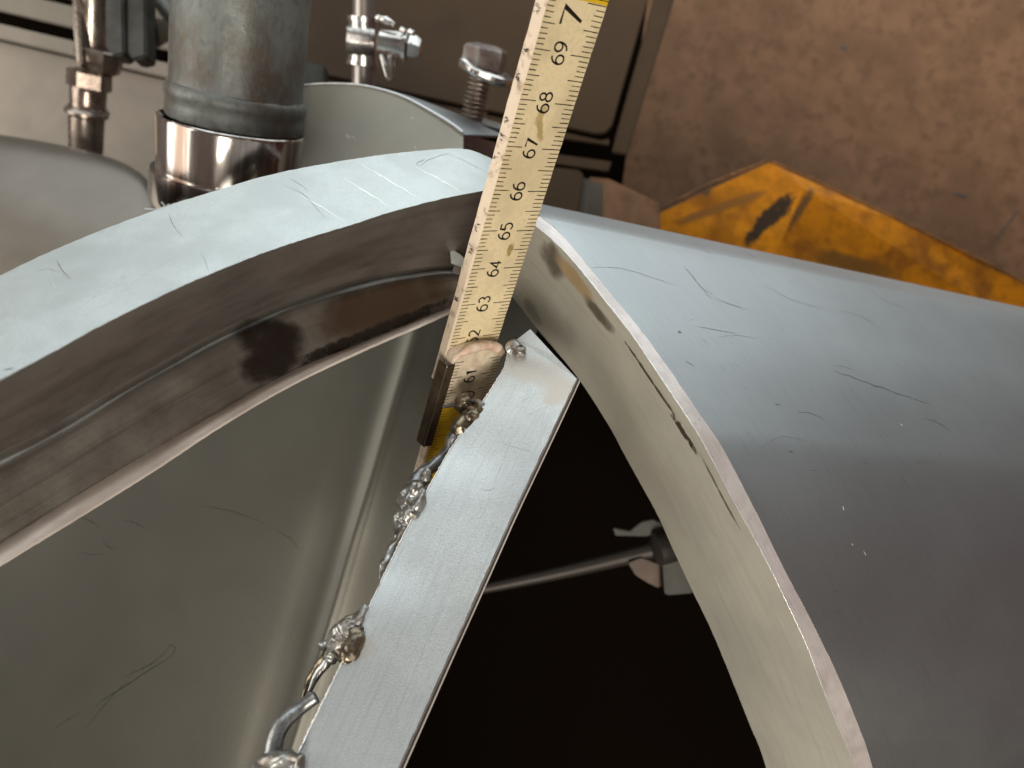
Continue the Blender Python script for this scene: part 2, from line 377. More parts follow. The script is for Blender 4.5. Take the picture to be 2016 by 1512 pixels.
marks('pen_marks', rimf, [([(838, 313), (820, 322), (826, 328)], 1.8), ([(826, 328), (850, 312), (885, 302)], 1.8), ([(560, 365), (600, 385), (640, 430)], .9), ([(330, 420), (345, 450), (360, 465)], 1.2), ([(570, 350), (590, 362), (606, 376)], 1.),
    ([(880, 300), (930, 325), (965, 345)], .9), ([(110, 510), (125, 535), (140, 548)], 1.5), ([(395, 500), (405, 515), (410, 535)], .9), ([(6, 730), (16, 727), (28, 726)], 4), ([(60, 540), (90, 530), (120, 536)], .8)], M['scr'])
# side panel with a soft fold
def colm(xt, xb, dt, db=None):
    yt = max(560, 860-.42*xt); k = (yt-430)/1320
    return C([(xt+(xb-xt)*(k+(1-k)*t), 430+1320*(k+(1-k)*t), dt+((db or dt)-dt)*(k+(1-k)*t)) for t in (0, .5, 1)], 30)
prof = [(-600, -800, .2170), (0, -300, .2160), (350, 0, .2155), (560, 170, .2153), (700, 320, .2153), (770, 385, .2154), (812, 420, .2157), (846, 455, .2156), (870, 476, .2148), (885, 490, .2135), (900, 504, .2143), (930, 530, .2147), (1010, 600, .2150), (1130, 700, .2165)]
panel = loft('side_panel', [colm(a, b, d, d*.94) for a, b, d in prof], M['panel'], arch, cross=160, smoothx=True, thick=.0012, wob=.0003)
marks('panel_scratches', panel, [([(340, 1268), (300, 1305), (240, 1335)], 1.6), ([(338, 1290), (270, 1335), (185, 1390)], 2.2), ([(330, 1270), (345, 1275), (338, 1292)], 1.6), ([(250, 1340), (200, 1395), (165, 1440)], 1.4),
    ([(390, 995), (450, 1005), (520, 1030)], 1.2), ([(160, 1018), (185, 1030), (197, 1040)], 1.6), ([(200, 1060), (215, 1078), (230, 1082)], 1.2), ([(240, 1022), (265, 1028), (290, 1042)], 1.3), ([(150, 1085), (180, 1092), (210, 1089)], 1.), ([(540, 1040), (570, 1060), (592, 1083)], 1.1), ([(100, 1440), (120, 1425), (160, 1400)], 1.)], M['scd'])
# strut
sl = [(1000, 690, .1565), (992, 725, .155), (945, 800, .150), (890, 880, .146), (850, 950, .1415), (815, 1015, .138), (765, 1115, .133), (722, 1205, .128), (645, 1365, .121), (575, 1512, .115), (500, 1680, .109)]
sr = [(1040, 645, .1595), (1135, 745, .1535), (1105, 810, .150), (1060, 905, .1455), (1010, 1010, .1405), (965, 1110, .1355), (920, 1210, .131), (880, 1298, .127), (830, 1410, .122), (783, 1515, .1175), (710, 1680, .111)]
SL = C(sl, 90); SR = C([sr[1]]+sr[1:][1:], 90)
top = [P(1000, 690, .1565), P(1020, 668, .158), P(1042, 648, .1595)]
capR = [P(1135, 745, .1535), P(1092, 700, .1565), P(1048, 655, .1592)]
strut = loft('strut', [SL, SR], None, arch, cross=14, jitter=.00012, thick=.0012)
M['strut'] = mat('sparkling_satin_steel', (.60, .63, .63, 1), (.50, .525, .53, 1), 25, .65, .38, .22, 3600, grain=.26, rvar=.03,
    streak=[((40, 1400, 1), (.86, .87, .88, 1), .45, .7)],
    spots=stains(strut, [(990, 705, 1130, 762, .0036, (.50, .475, .44, 1), 260, 1.0), (1075, 790, 1120, 750, .0030, (.50, .46, .42, 1), 330, 1.0), (700, 1240, 735, 1310, .0022, (.52, .51, .48, 1), 300, 1.0)]))
paint(strut, M['strut'])
pn = (SR[6]-SL[0]).cross(SL[6]-SL[0]).normalized()
def onplane(x, y):
    dr = V((x-1008)/F, 1, (756-y)/F); return CAM+dr*((SL[0]-CAM).dot(pn)/dr.dot(pn))
tri = [SL[0], onplane(1018, 668), onplane(1044, 648), onplane(1092, 700), SR[0]]
prism('strut_end', tri, V(0, .0012, -.0003), M['strut'], arch)
sideR = [p+V(.0010, .003, -.0004) for p in SR]
loft('strut_side', [[p+V(.00012, .0001, 0) for p in SR], sideR], M['darkrub'], arch, cross=2)
tube('strut_corner', [p+V(.0003, .0002, 0) for p in SR[::3]], [.00020], M['wallsteel'], arch, seg=8, n=90)
tube('strut_back_edge', [p+V(.00012, -.0001, 0) for p in sideR[::3]], [.00020], M['lip'], arch, seg=8, n=90)
marks('strut_scribbles', strut, [([(985, 872), (1020, 882), (1052, 892)], .9), ([(1002, 880), (985, 920), (970, 960)], .8), ([(945, 962), (960, 966), (976, 962)], .8), ([(945, 980), (944, 995), (950, 1005)], .7), ([(1030, 800), (1040, 815), (1072, 802)], .6), ([(1000, 815), (1030, 790), (1060, 770)], .5), ([(1066, 840), (1070, 820), (1078, 800)], .7)], M['pen'])
# weld beads along the strut's left edge
WB = []
def wb(pts, rad, mm, r=.00035, n=None):
    o = tube('weld_bead', [P(*p) for p in pts], [q*.000118 for q in rad], M[mm], arch, seg=18, rough=r, rf=420, n=n or len(pts)*14)
    WB.append(o); return o
wb([(872, 800, .156), (893, 797, .1545), (918, 795, .1535), (938, 790, .152), (950, 800, .1500)], [3, 4, 5, 6, 9], 'wire', .0002)
wb([(948, 800, .1500), (935, 818, .150), (915, 832, .1495), (905, 846, .149), (915, 862, .1485)], [9, 12, 19, 20, 10], 'weldgold')
WB.append(blob('weld_bead', P(915, 797, .1535), .0027, M['weldgold'], arch, .25, rf=500))
wb([(912, 840, .149), (893, 862, .149), (885, 885, .149), (868, 905, .1485), (840, 925, .147), (822, 942, .145), (815, 958, .144)], [9, 14, 15, 13, 13, 14, 16], 'wire', .0003)
wb([(825, 950, .1435), (812, 972, .142), (800, 998, .1405), (812, 1008, .139), (828, 985, .139), (832, 965, .140)], [14, 24, 22, 14, 12, 6], 'weld', .0006)
wb([(800, 1000, .141), (786, 1018, .141), (790, 1035, .140), (812, 1030, .138)], [14, 12, 14, 9], 'weld', .0005)
wb([(790, 1030, .141), (778, 1060, .141), (768, 1085, .140), (758, 1110, .139), (748, 1128, .138)], [12, 7, 8, 6, 4], 'weldgold', .0003)
wb([(800, 1040, .138), (782, 1068, .137), (765, 1092, .1355), (752, 1115, .134), (748, 1140, .133)], [10, 9, 7, 7, 4], 'weld', .0004)
wb([(722, 1195, .128), (700, 1225, .1275), (672, 1250, .128), (668, 1262, .1275), (700, 1258, .1265)], [5, 13, 20, 22, 14], 'weld', .0006)
wb([(702, 1235, .1265), (700, 1262, .1255), (688, 1285, .1248), (682, 1308, .124)], [10, 17, 18, 9], 'weldgold', .0006)
wb([(668, 1262, .128), (675, 1285, .1265), (680, 1300, .125)], [16, 17, 10], 'weldgold', .0005)
wb([(665, 1262, .1285), (645, 1272, .130), (634, 1268, .131)], [10, 12, 7], 'weld', .0005)
wb([(650, 1272, .129), (640, 1300, .128), (618, 1325, .128), (602, 1350, .1275), (598, 1375, .127)], [9, 12, 10, 6, 3], 'weldgold', .0004)
wb([(645, 1300, .127), (622, 1335, .1265), (610, 1362, .126)], [8, 7, 4], 'weld', .0003)
wb([(622, 1372, .122), (596, 1390, .1215), (562, 1418, .120), (545, 1445, .119), (536, 1480, .118), (524, 1512, .117), (500, 1560, .115)], [11, 12, 13, 15, 15, 14, 14], 'wire', .00015, 110)
wb([(505, 1512, .1165), (535, 1500, .1155), (565, 1495, .115), (590, 1500, .114), (580, 1540, .113)], [10, 17, 15, 8, 12], 'weld', .0006)
wb([(1000, 690, .1562), (1012, 684, .1560), (1022, 692, .1553), (1034, 690, .1550)], [12, 17, 14, 8], 'weld', .0006)
def fuse(objs):                                             # melt overlapping runs of weld into one skin
    base = objs[0]; bm = bmesh.new()
    for o in objs:
        bm.from_mesh(o.data)
    me = bpy.data.meshes.new('weld_bead'); bm.to_mesh(me); bm.free(); me.materials.append(base.data.materials[0])
    base.data = me
    for o in objs[1:]: bpy.data.objects.remove(o)
    md = base.modifiers.new('melt', 'REMESH'); md.mode = 'VOXEL'; md.voxel_size = .00016; md.use_smooth_shade = True
    sm = base.modifiers.new('soften', 'SMOOTH'); sm.iterations = 5; sm.factor = .6
def lump(x, y, d, r_, k=1.5): return blob('weld_bead', P(x, y, d), r_, M['weld'], arch, .45, (V(-.35, 0, -.9).normalized(), k), rf=420)
fuse([WB[1], WB[2], lump(924, 822, .1495, .0019)])
fuse(WB[4:8]+[lump(812, 978, .1405, .0027, 1.3), lump(806, 1014, .1390, .0021), lump(838, 940, .1440, .0013)])
fuse([WB[8], WB[11], WB[13], lump(690, 1240, .1275, .0022), lump(655, 1290, .1275, .0013)])
fuse([WB[9], WB[10], WB[12], lump(688, 1286, .1250, .0019, 1.2)])
SLl = [p+V(-.0001, -.0001, 0) for p in SL]
tube('ragged_edge', SLl[::3], [.00008, .0002, .00012, .00026, .0001, .00018, .00025, .00012], M['scrl'], arch, seg=8, rough=.0002, rf=1500, n=260)
# spatter
bb = []
for i in range(40):
    k = random.randint(2, 80); p = SL[k].lerp(SR[k], random.random()**3*.5)
    bb.append((p+V(0, -.0001, 0), V(random.uniform(-1, 1), -1, random.uniform(-1, 1)).normalized(), random.uniform(.0001, .0003)))
burr('spatter', bb, M['scrl'], arch, 1)
# posts seen between the arch and the rule
loft('corner_plate', [C([(905, 395, .176), (903, 480, .180), (890, 540, .184)], 10), C([(1000, 370, .178), (1000, 480, .182), (1000, 560, .186)], 10)], M['wallsteel'], arch, cross=3, thick=.001)
prism('corner_glint', [P(886, 488, .176), P(905, 500, .176), P(925, 520, .1765), P(950, 545, .177), P(920, 532, .177), P(888, 518, .176)], V(0, .001, 0), M['bright'], arch)  # a small white glint, built as a bright plate
# ================================================================== DARK INSIDE
inside = root('inner_drum', P(1200, 1200, .33), 'hollow inside of the frame, its shade coloured black, seen between strut and curved band', 'drum')
loft('drum_wall', [C([(x, 560, d), (x, 1100, d), (x, 2000, d)], 12) for x, d in ((700, .30), (900, .36), (1150, .39), (1400, .37), (1750, .30))], M['black'], inside, cross=24, smoothx=True, thick=.002)  # the hollow's shade is put into the sheet's near-black colour
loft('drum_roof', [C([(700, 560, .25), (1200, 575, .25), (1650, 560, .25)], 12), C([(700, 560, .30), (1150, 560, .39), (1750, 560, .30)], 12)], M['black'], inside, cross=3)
M['rod'] = mat('dim_rod_steel', (.05, .042, .035, 1), None, metallic=.4, rough=.5)
M['tan'] = mat('tan_plate', (.15, .095, .065, 1), (.10, .065, .045, 1), 60, rough=.6)
M['palegrey'] = mat('pale_grey_plate', (.085, .08, .066, 1), (.055, .05, .042, 1), 60, rough=.6)
rod = root('mixer_rod', P(1150, 1100, .27), 'dim rod with a small bladed hub deep inside the black hollow', 'rod')
tube('shaft', [P(900, 1170, .27), P(1100, 1128, .27), P(1300, 1080, .265)], [.0018, .0028, .0038], M['rod'], rod, seg=20)
lathe('hub', P(1293, 1082, .262), V(1, .15, .22), [(-.002, .004), (0, .0075), (.006, .008), (.010, .006)], M['rod'], rod, seg=30)
prism('blade', [P(1236, 1108, .262), P(1262, 1098, .262), P(1297, 1112, .262), P(1297, 1158, .262), P(1275, 1148, .262), P(1250, 1132, .262)], V(.002, .003, 0), M['tan'], rod, .0003)
prism('blade', [P(1304, 1112, .258), P(1345, 1096, .258), P(1372, 1150, .258), P(1362, 1168, .258), P(1315, 1172, .258), P(1308, 1168, .258)], V(.001, .003, 0), M['palegrey'], rod, .0003)
prism('blade', [P(1207, 1040, .264), P(1240, 1046, .264), P(1262, 1028, .264), P(1285, 1023, .264), P(1310, 1035, .264), P(1306, 1052, .264), P(1270, 1056, .264), P(1212, 1055, .264)], V(.001, .003, 0), M['palegrey'], rod, .0003)
# ================================================================== BACKGROUND
M['brownwall'] = mat('brown_worn_board', (.265, .142, .078, 1), (.20, .108, .060, 1), 22, rough=.7, spec=.2, bump=1., bscale=110, grain=.35, lo=.36, hi=.64)
def sheet(name, pts, m, kind=None, thick=.004, parent=None):
    o = prism(name, pts, V(0, thick, 0), m, parent)
    if kind: o['kind'] = kind
    return o
M['floor'] = mat('dark_reddish_floor', (.05, .028, .024, 1), (.03, .018, .015, 1), 5, rough=.7)
prism('floor', [Vector((-3, -3, .1)), Vector((3, -3, .1)), Vector((3, 3, .1)), Vector((-3, 3, .1))], Vector((0, 0, -.05)), M['floor'])['kind'] = 'structure'
M['side'] = mat('dark_maroon_side', (.12, .03, .036, 1), (.08, .022, .027, 1), 3, rough=.8, spec=.2)
prism('added_maroon_board', [CAM+V(1.1, -1.2, -1.4), CAM+V(1.25, .9, -1.4), CAM+V(1.25, .9, .35), CAM+V(1.1, -1.2, .35)], V(.05, 0, 0), M['side'])['kind'] = 'structure'  # unseen board, added so the shell's lower right reflects dark maroon
wall = sheet('wall', [P(-900, -1200, .62), P(3400, -1200, .56), P(3600, 2400, .62), P(-900, 2600, .70)], M['brownwall'], 'structure')
marks('scuffs', wall, [([(2010, 408), (1985, 440), (1950, 482)], 3), ([(1655, 90), (1662, 92), (1670, 98)], 5), ([(1880, 380), (1895, 384), (1905, 386)], 5)], M['scr'])
M['orange2'] = mat('dirty_orange_paint', (.30, .12, .015, 1), (.09, .05, .025, 1), 35, rough=.6, bump=.6, bscale=220, lo=.42, hi=.68)
beam = root('painted_beam', P(1600, 500, .45), 'worn orange painted angle iron poking up behind the shell', 'beam')
pL = [P(1255, 440, .44), P(1290, 424, .44), P(1400, 372, .44), P(1515, 320, .44), P(1584, 372, .436), P(1541, 470, .436), P(1502, 560, .436), P(1255, 560, .44)]
pR = [P(1517, 321, .441), P(1600, 358, .443), P(1760, 432, .446), P(1900, 500, .45), P(2030, 566, .455), P(2250, 680, .46), P(2250, 800, .46), P(1480, 700, .44), P(1500, 560, .4362), P(1539, 470, .4362), P(1582, 372, .4362)]
fl_ = prism('left_flange', pL, V(0, .03, .004), None, beam, .0001)
fr_ = prism('right_flange', pR, V(.002, .03, .002), None, beam, .0001)
GR = (.05, .028, .014, 1)
paint(fl_, mat('worn_orange_paint', (.70, .245, .004, 1), (.36, .12, .006, 1), 40, rough=.6, bump=.9, bscale=160, lo=.42, hi=.66, spec=.2, grain=.3,
    spots=stains(fl_, [(1490, 450, 1560, 388, .006, GR, 240, .5), (1470, 480, 1510, 430, .004, GR, 260, .6), (1330, 440, 1500, 380, .003, (.30, .12, .02, 1), 90, .9), (1300, 420, 1480, 335, .003, (.16, .08, .03, 1), 90, .8)])))
paint(fr_, mat('grimy_orange_paint', (.60, .205, .004, 1), (.27, .09, .008, 1), 36, rough=.6, bump=.9, bscale=160, lo=.42, hi=.62, spec=.2, grain=.3,
    spots=stains(fr_, [(1560, 440, 1600, 372, .0028, (.16, .08, .025, 1), 300, 1.), (1600, 500, 1760, 540, .006, (.20, .085, .015, 1), 80, 1.)])))
tube('worn_ridge', [P(1290, 416, .441), P(1400, 362, .441), P(1510, 316, .441)], [.0006, .001, .0006], M['orange2'], beam, seg=8, rough=.0008, n=60)
tube('worn_ridge', [P(1520, 319, .442), P(1600, 354, .444), P(1760, 428, .447), P(1900, 497, .451), P(2030, 562, .456), P(2200, 650, .46)], [.0009, .0008, .0007], M['orange2'], beam, seg=8, rough=.0008, n=80)
# casing behind: slotted plates, everything runs along one slant
M['taupe'] = mat('taupe_steel', (.19, .16, .13, 1), (.15, .13, .105, 1), 12, .45, .4, .15, 500, rvar=.05)
M['brownpl'] = mat('dark_brown_plate', (.068, .041, .021, 1), (.050, .031, .018, 1), 9, 0., .6, .1, 300, spec=.2, rvar=.06)
casing = root('equipment_casing', P(600, 300, .42), 'taupe and brown sheet steel casing with long black slots behind the pipes', 'casing')
DB = .40
def slant(x0, x1, ytop, ybot, d, m, name, th=.003, sl=.235):
    y = lambda y0, x: y0+sl*x
    return prism(name, [P(x0, y(ytop, x0), d), P(x1, y(ytop, x1), d), P(x1, y(ybot, x1), d), P(x0, y(ybot, x0), d)], V(0, th, 0), m, casing, .0008)
sheet('cavity', [P(-300, -400, .46), P(1330, -400, .46), P(1190, 620, .46), P(-300, 620, .46)], M['black'], parent=casing)  # backing sheet coloured black as the shade behind the slots
slant(-250, 600, -70, -36, DB, M['taupe'], 'slat')
slant(-250, 600, -200, -84, DB, M['taupe'], 'slat')
slant(-250, 600, -22, 21, DB, M['taupe'], 'slat')
slant(-250, 600, 46, 76, DB-.004, M['taupe'], 'slat')
slant(-250, 1190, 80, 420, DB, M['taupe'], 'lower_plate')
pp = [P(560, -60, .40), P(1292, -60, .40), P(1205, 248, .40), P(1192, 262, .40), P(1175, 264, .40), P(560, 130, .40)]
prism('door_panel', pp, V(0, .003, 0), M['brownpl'], casing, .0008)
prism('door_frame', [P(1304, -60, .402), P(1345, -60, .402), P(1235, 305, .402), P(1205, 300, .402), P(1214, 262, .402)], V(0, .003, 0), M['brownpl'], casing, .0008)
prism('door_frame', [P(560, 136, .402), P(1185, 276, .402), P(1200, 272, .402), P(1200, 286, .402), P(1100, 272, .402), P(560, 150, .402)], V(0, .003, 0), M['brownpl'], casing, .0006)
prism('bracket_plate', [P(1060, 298, .398), P(1205, 318, .398), P(1198, 338, .398), P(1060, 318, .398)], V(0, .003, 0), M['brownpl'], casing, .0006)
prism('bracket_plate', [P(1060, 326, .396), P(1140, 334, .396), P(1150, 345, .396), P(1138, 420, .396), P(1060, 440, .396)], V(0, .003, 0), M['brownpl'], casing, .0006)
prism('bracket_plate', [P(1160, 348, .40), P(1200, 352, .40), P(1300, 400, .40), P(1300, 500, .40), P(1150, 500, .40)], V(0, .003, 0), M['brownwall'], casing, .0006)
# round tank at the left
M['tank'] = mat('tank_steel', (.17, .145, .12, 1), (.14, .12, .10, 1), 10, .6, .36, .12, 900, rvar=.05)
M['cover'] = mat('pale_cover_steel', (.31, .28, .225, 1), (.27, .245, .20, 1), 16, .4, .42, .1, 900, rvar=.04,
    spots=[(P(627, 214, .236), (AX(P(620, 200, .236), P(630, 230, .236)), (.0012, .0009)), (.03, .02, .015, 1), 500, .5)])
tank = root('round_tank', P(100, 450, .26), 'taupe rounded steel tank shoulder at the far left below the small fitting', 'tank')
def tk(dy, d): return C([(-400, 235+dy, d), (-150, 247+dy, d), (0, 262+dy, d), (130, 284+dy, d), (230, 312+dy, d), (290, 350+dy, d), (330, 420+dy, d)], 40)
loft('tank_shell', [tk(14, .34), tk(4, .315), tk(6, .30), tk(24, .292), tk(70, .285), tk(180, .272), tk(420, .258), tk(800, .25)], M['tank'], tank, cross=60, smoothx=True, thick=.002)
tube('rim_highlight', [p for p in tk(9, .309)[8:34:2]], [.0010, .0014, .0015, .0010, .0002], M['cover'], tank, seg=14, n=80)  # pale bead added as the highlight along the tank's edge
# round cover behind the arch
cover = root('round_cover', P(760, 300, .24), 'pale taupe curved cover plate with a painted highlight on its top edge, bolt and clamp behind it', 'cover')
ft = [(470, 215, .232), (560, 180, .234), (600, 168, .235), (660, 165, .236), (720, 170, .237), (790, 190, .238), (850, 222, .239), (890, 247, .240), (912, 264, .2405)]
fb = [(470, 420, .226), (600, 420, .227), (750, 420, .228), (912, 420, .23)]
cT = C(ft, 60); cB = C(fb, 60)
bk = C([(470, 205, .26), (560, 179, .262), (640, 165, .264), (720, 171, .266), (800, 187, .268), (900, 224, .27), (1012, 268, .272)], 60)
loft('front_plate', [cT, cB], M['cover'], cover, cross=8, thick=.0015, jitter=.0001)
loft('top_plate', [[p+V(0, .0003, 0) for p in cT], bk], M['shell'], cover, cross=5, thick=.001)
tube('edge_highlight', [p+V(0, -.0001, .0001) for p in cT[8:]][::3], [.0002, .0003, .0006, .0009], M['scrl'], cover, seg=8, n=80)  # rim highlight painted as a near-white bead
M['maroon'] = mat('maroon_brown_steel', (.10, .06, .052, 1), (.16, .10, .085, 1), 60, .5, .3, .2, 500)
loft('side_plate', [C([(914, 266, .2405), (960, 276, .252), (1010, 292, .265)], 12), C([(895, 330, .2375), (960, 345, .25), (1010, 420, .265)], 12)], M['maroon'], cover, cross=3, thick=.001)
marks('surface_flecks', bpy.data.objects['front_plate'], [([(682, 262), (684, 268), (688, 274)], 2), ([(690, 268), (695, 270), (698, 276)], 1.2), ([(808, 230), (811, 232), (814, 234)], 2), ([(814, 288), (816, 291), (818, 294)], 1.3)], M['lip'])
# large galvanised pipe and its collar
GV = lambda d: d*K/F
M['galv'] = mat('galvanised_scaly_zinc', (.15, .16, .15, 1), (.095, .078, .062, 1), 45, .3, .5, .7, 500, (1, 1, .7), grain=.3, lo=.44, hi=.62, rvar=.1)
M['copper'] = mat('polished_brownish_chrome', (.74, .70, .66, 1), (.20, .145, .115, 1), 85, .97, .14, .12, 200, (1, 1, .05), rvar=.06)
pipe = root('galvanised_pipe', P(466, 250, .25), 'thick mottled grey galvanised pipe sunk in a polished brownish collar', 'pipe')
dP = .222; s = GV(dP); q = .85; ax = V(-.205, .40, -.89).normalized()
b0 = P(467, 178, dP)
lathe('pipe_body', b0, ax, [(-.09*q, 123*s), (-.002*q, 124*s), (0, 126*s)], M['galv'], pipe, seg=64, rough=.0003, rf=200)
lathe('pipe_bead', b0, ax, [(t*q, r_*s) for t, r_ in ((-.0005, 122), (.001, 130), (.0028, 133), (.005, 132), (.0065, 129), (.0085, 130), (.012, 131), (.0135, 128), (.014, 90))], M['galv'], pipe, seg=64, rough=.00025, rf=260)
c0 = P(458, 244, dP+.003)
lathe('collar', c0, ax, [(t*q, r_*s) for t, r_ in ((.003, 122), (.0002, 134), (0, 137), (.0004, 139), (.0012, 140), (.022, 139), (.0235, 139))], M['copper'], pipe, seg=72, cap=False)
lathe('collar_flange', c0, ax, [(t*q, r_*s) for t, r_ in ((.0220, 139), (.0222, 149), (.0228, 151), (.034, 151), (.037, 146), (.040, 120))], M['copper'], pipe, seg=72, cap=False)
lathe('gap_shade', c0, ax, [(.0015, 118*s), (.0016, 135*s)], M['black'], pipe, seg=48, cap=False)  # black disc as the shade in the opening between pipe and collar
tube('loose_wire', [P(318, 398, .21), P(330, 408, .21), P(345, 400, .21)], [.0003], M['wire'], pipe, seg=8)
tube('loose_wire', [P(286, 411, .21), P(310, 412, .21), P(335, 402, .21)], [.0002], M['scrl'], pipe, seg=8)
# small valve fitting at the left
M['brass'] = mat('dull_brassy_nickel', (.36, .31, .265, 1), (.22, .17, .14, 1), 60, .85, .26, .2, 300, rvar=.08)
fit = root('valve_fitting', P(170, 290, .34), 'small brassy hose fitting with hex nut and ringed barb, left of the big pipe', 'fitting')
dF = .33; s = GV(dF); af = V(-.25, .40, -.89).normalized()
def at(y): return P(187-.075*y, y, dF)
lathe('body', at(30), af, [(-.02, 30*s), (.004, 30*s), (.014, 32*s), (.0205, 34*s), (.0215, 24*s)], M['brass'], fit, seg=36, squash=.9)
prism('side_cheek', [P(140, -40, dF-.01), P(152, -40, dF-.01), P(160, 128, dF-.01), P(150, 124, dF-.01), P(143, 60, dF-.01)], V(0, .01, 0), M['brass'], fit, .0008)
lathe('cone_cap', P(200, 98, .33), af, [(0, 36*s), (.0005, 40*s), (.006, 38*s), (.011, 33*s), (.012, 26*s)], M['brass'], fit, seg=8, smooth=False, phase=.2)
lathe('hex_nut', at(146), af, [(-.002, 30*s), (-.001, 40*s), (.007, 40*s), (.008, 33*s)], M['brass'], fit, seg=6, smooth=False, phase=.3)
lathe('barb', at(172), af, [(0, 31*s), (.002, 33*s), (.008, 32*s), (.010, 33*s), (.0115, 38*s), (.013, 37*s), (.0135, 31*s), (.016, 31*s), (.0175, 30*s)], M['brass'], fit, seg=40, rough=.0002)
lathe('barb_ring', at(222), af, [(-.002, 32*s), (-.0006, 39*s), (.0008, 39*s), (.0022, 32*s), (.034, 30*s)], M['brass'], fit, seg=40)
prism('wing_handle', [P(206, -30, .318), P(242, -30, .318), P(244, 106, .318), P(225, 110, .318), P(206, 95, .318)], V(0, .012, 0), M['darkrub'], fit, .001)
prism('wing_handle', [P(248, -30, .320), P(286, -30, .320), P(287, 112, .320), P(262, 117, .320), P(249, 106, .320)], V(0, .012, 0), M['darkrub'], fit, .001)
prism('wing_handle', [P(243, -30, .326), P(252, -30, .326), P(252, 108, .326), P(243, 106, .326)], V(0, .006, 0), M['brass'], fit, .0006)
M['hose'] = mat('dark_hose', (.05, .045, .038, 1), (.09, .075, .055, 1), 30, 0, .35, .2, 200)
hose = root('curved_hose', P(300, 50, .35), 'short dark curved hose arm behind the fitting, meeting the big pipe', 'hose')
tube('hose_arm', [P(270, 90, .345), P(300, 72, .34), P(330, 60, .335), P(380, 60, .33)], [.006, .006, .005, .005], M['hose'], hose, seg=20)
tube('brace_arm', [P(300, -30, .34), P(328, 20, .335), P(365, 62, .33)], [.004, .0045, .004], M['darkrub'], hose, seg=16)
prism('hose_tab', [P(590, 118, .36), P(640, 128, .36), P(640, 165, .36), P(590, 180, .36)], V(0, .008, 0), M['darkrub'], hose, .001)
# thin pipe and hose clamp
M['chrome'] = mat('bright_clamp_steel', (.62, .60, .57, 1), (.45, .42, .39, 1), 120, .9, .22, .2, 900, rvar=.08)
M['greypipe'] = mat('grey_satin_pipe', (.40, .37, .34, 1), (.30, .27, .25, 1), 40, .7, .3, .1, 500, rvar=.05)
thin = root('thin_pipe', P(716, 180, .29), 'slim grey steel pipe rising behind the pale cover', 'pipe')
dT = .285; s = GV(dT); at_ = V(-.09, .40, -.89).normalized()
lathe('pipe_tube', P(717, 60, dT), at_, [(-.06, 22*s), (.0, 22*s), (.001, 23*s), (.06, 24*s)], M['greypipe'], thin, seg=40)
clamp = root('hose_clamp', P(716, 90, .285), 'worm drive hose clamp round the slim pipe, its screw pointing right', 'clamp')
lathe('clamp_band', P(717, 46, dT), at_, [(-.002, 26*s), (-.0022, 30*s), (.0172, 31*s), (.0174, 27*s)], M['chrome'], clamp, seg=44, cap=False)
lathe('band_edge', P(717, 46, dT), at_, [(-.0026, 29*s), (-.0026, 32.5*s), (-.0008, 32.5*s), (-.0008, 29*s)], M['chrome'], clamp, seg=44, cap=False)
lathe('band_edge', P(717, 46, dT), at_, [(.016, 30*s), (.016, 33.5*s), (.0178, 33.5*s), (.0178, 30*s)], M['chrome'], clamp, seg=44, cap=False)
e = at_.orthogonal().normalized(); e2 = at_.cross(e)
for k in range(40):
    a = 2*math.pi*k/40; o_ = e*math.cos(a)+e2*math.sin(a)
    if o_.dot(V(0, -1, 0)) < .1 or o_.dot(V(1, 0, 0)) > .75: continue
    p = P(717, 46, dT)+at_*.0022+o_*31.8*s; q = P(717, 46, dT)+at_*.0135+o_*32.2*s
    tube('band_tooth', [p, q], [.0008, .0008], M['chrome'], clamp, seg=6, n=3)
hd = (P(835, 98, dT-.022)-P(745, 80, dT-.022)).normalized(); h0 = P(745, 80, dT-.022)
u = GV(dT-.02)
lathe('screw_housing', h0, hd, [(0, 18*u), (.001, 22*u), (48*u, 25*u), (50*u, 25*u)], M['chrome'], clamp, seg=32, rough=.0001)
lathe('housing_ring', h0+hd*50*u, hd, [(0, 26*u), (.0002, 30*u), (8*u, 30*u), (9*u, 24*u)], M['chrome'], clamp, seg=32)
lathe('screw_head', h0+hd*60*u, hd, [(0, 20*u), (2*u, 24*u), (16*u, 23*u), (24*u, 17*u), (27*u, 6*u)], M['chrome'], clamp, seg=6, smooth=False)
tube('housing_lug', [P(742, 36, .26), P(765, 42, .258), P(776, 50, .258)], [.0015, .0018, .001], M['chrome'], clamp, seg=10, rough=.0003)
tube('housing_lug', [P(790, 58, .258), P(798, 62, .257)], [.0012, .001], M['chrome'], clamp, seg=10)
tube('housing_lug', [P(806, 62, .257), P(815, 66, .256)], [.0012, .001], M['chrome'], clamp, seg=10)
tube('band_tail', [P(751, 108, .262), P(757, 130, .262), P(763, 153, .262)], [.0010, .0012, .0008], M['chrome'], clamp, seg=8)
tube('band_tail', [P(768, 104, .264), P(768, 130, .264), P(768, 158, .264)], [.0012, .0014, .0012], M['greypipe'], clamp, seg=8)
tube('band_tail', [P(775, 112, .266), P(776, 135, .266), P(774, 150, .266)], [.0008, .0010, .0006], M['chrome'], clamp, seg=8)
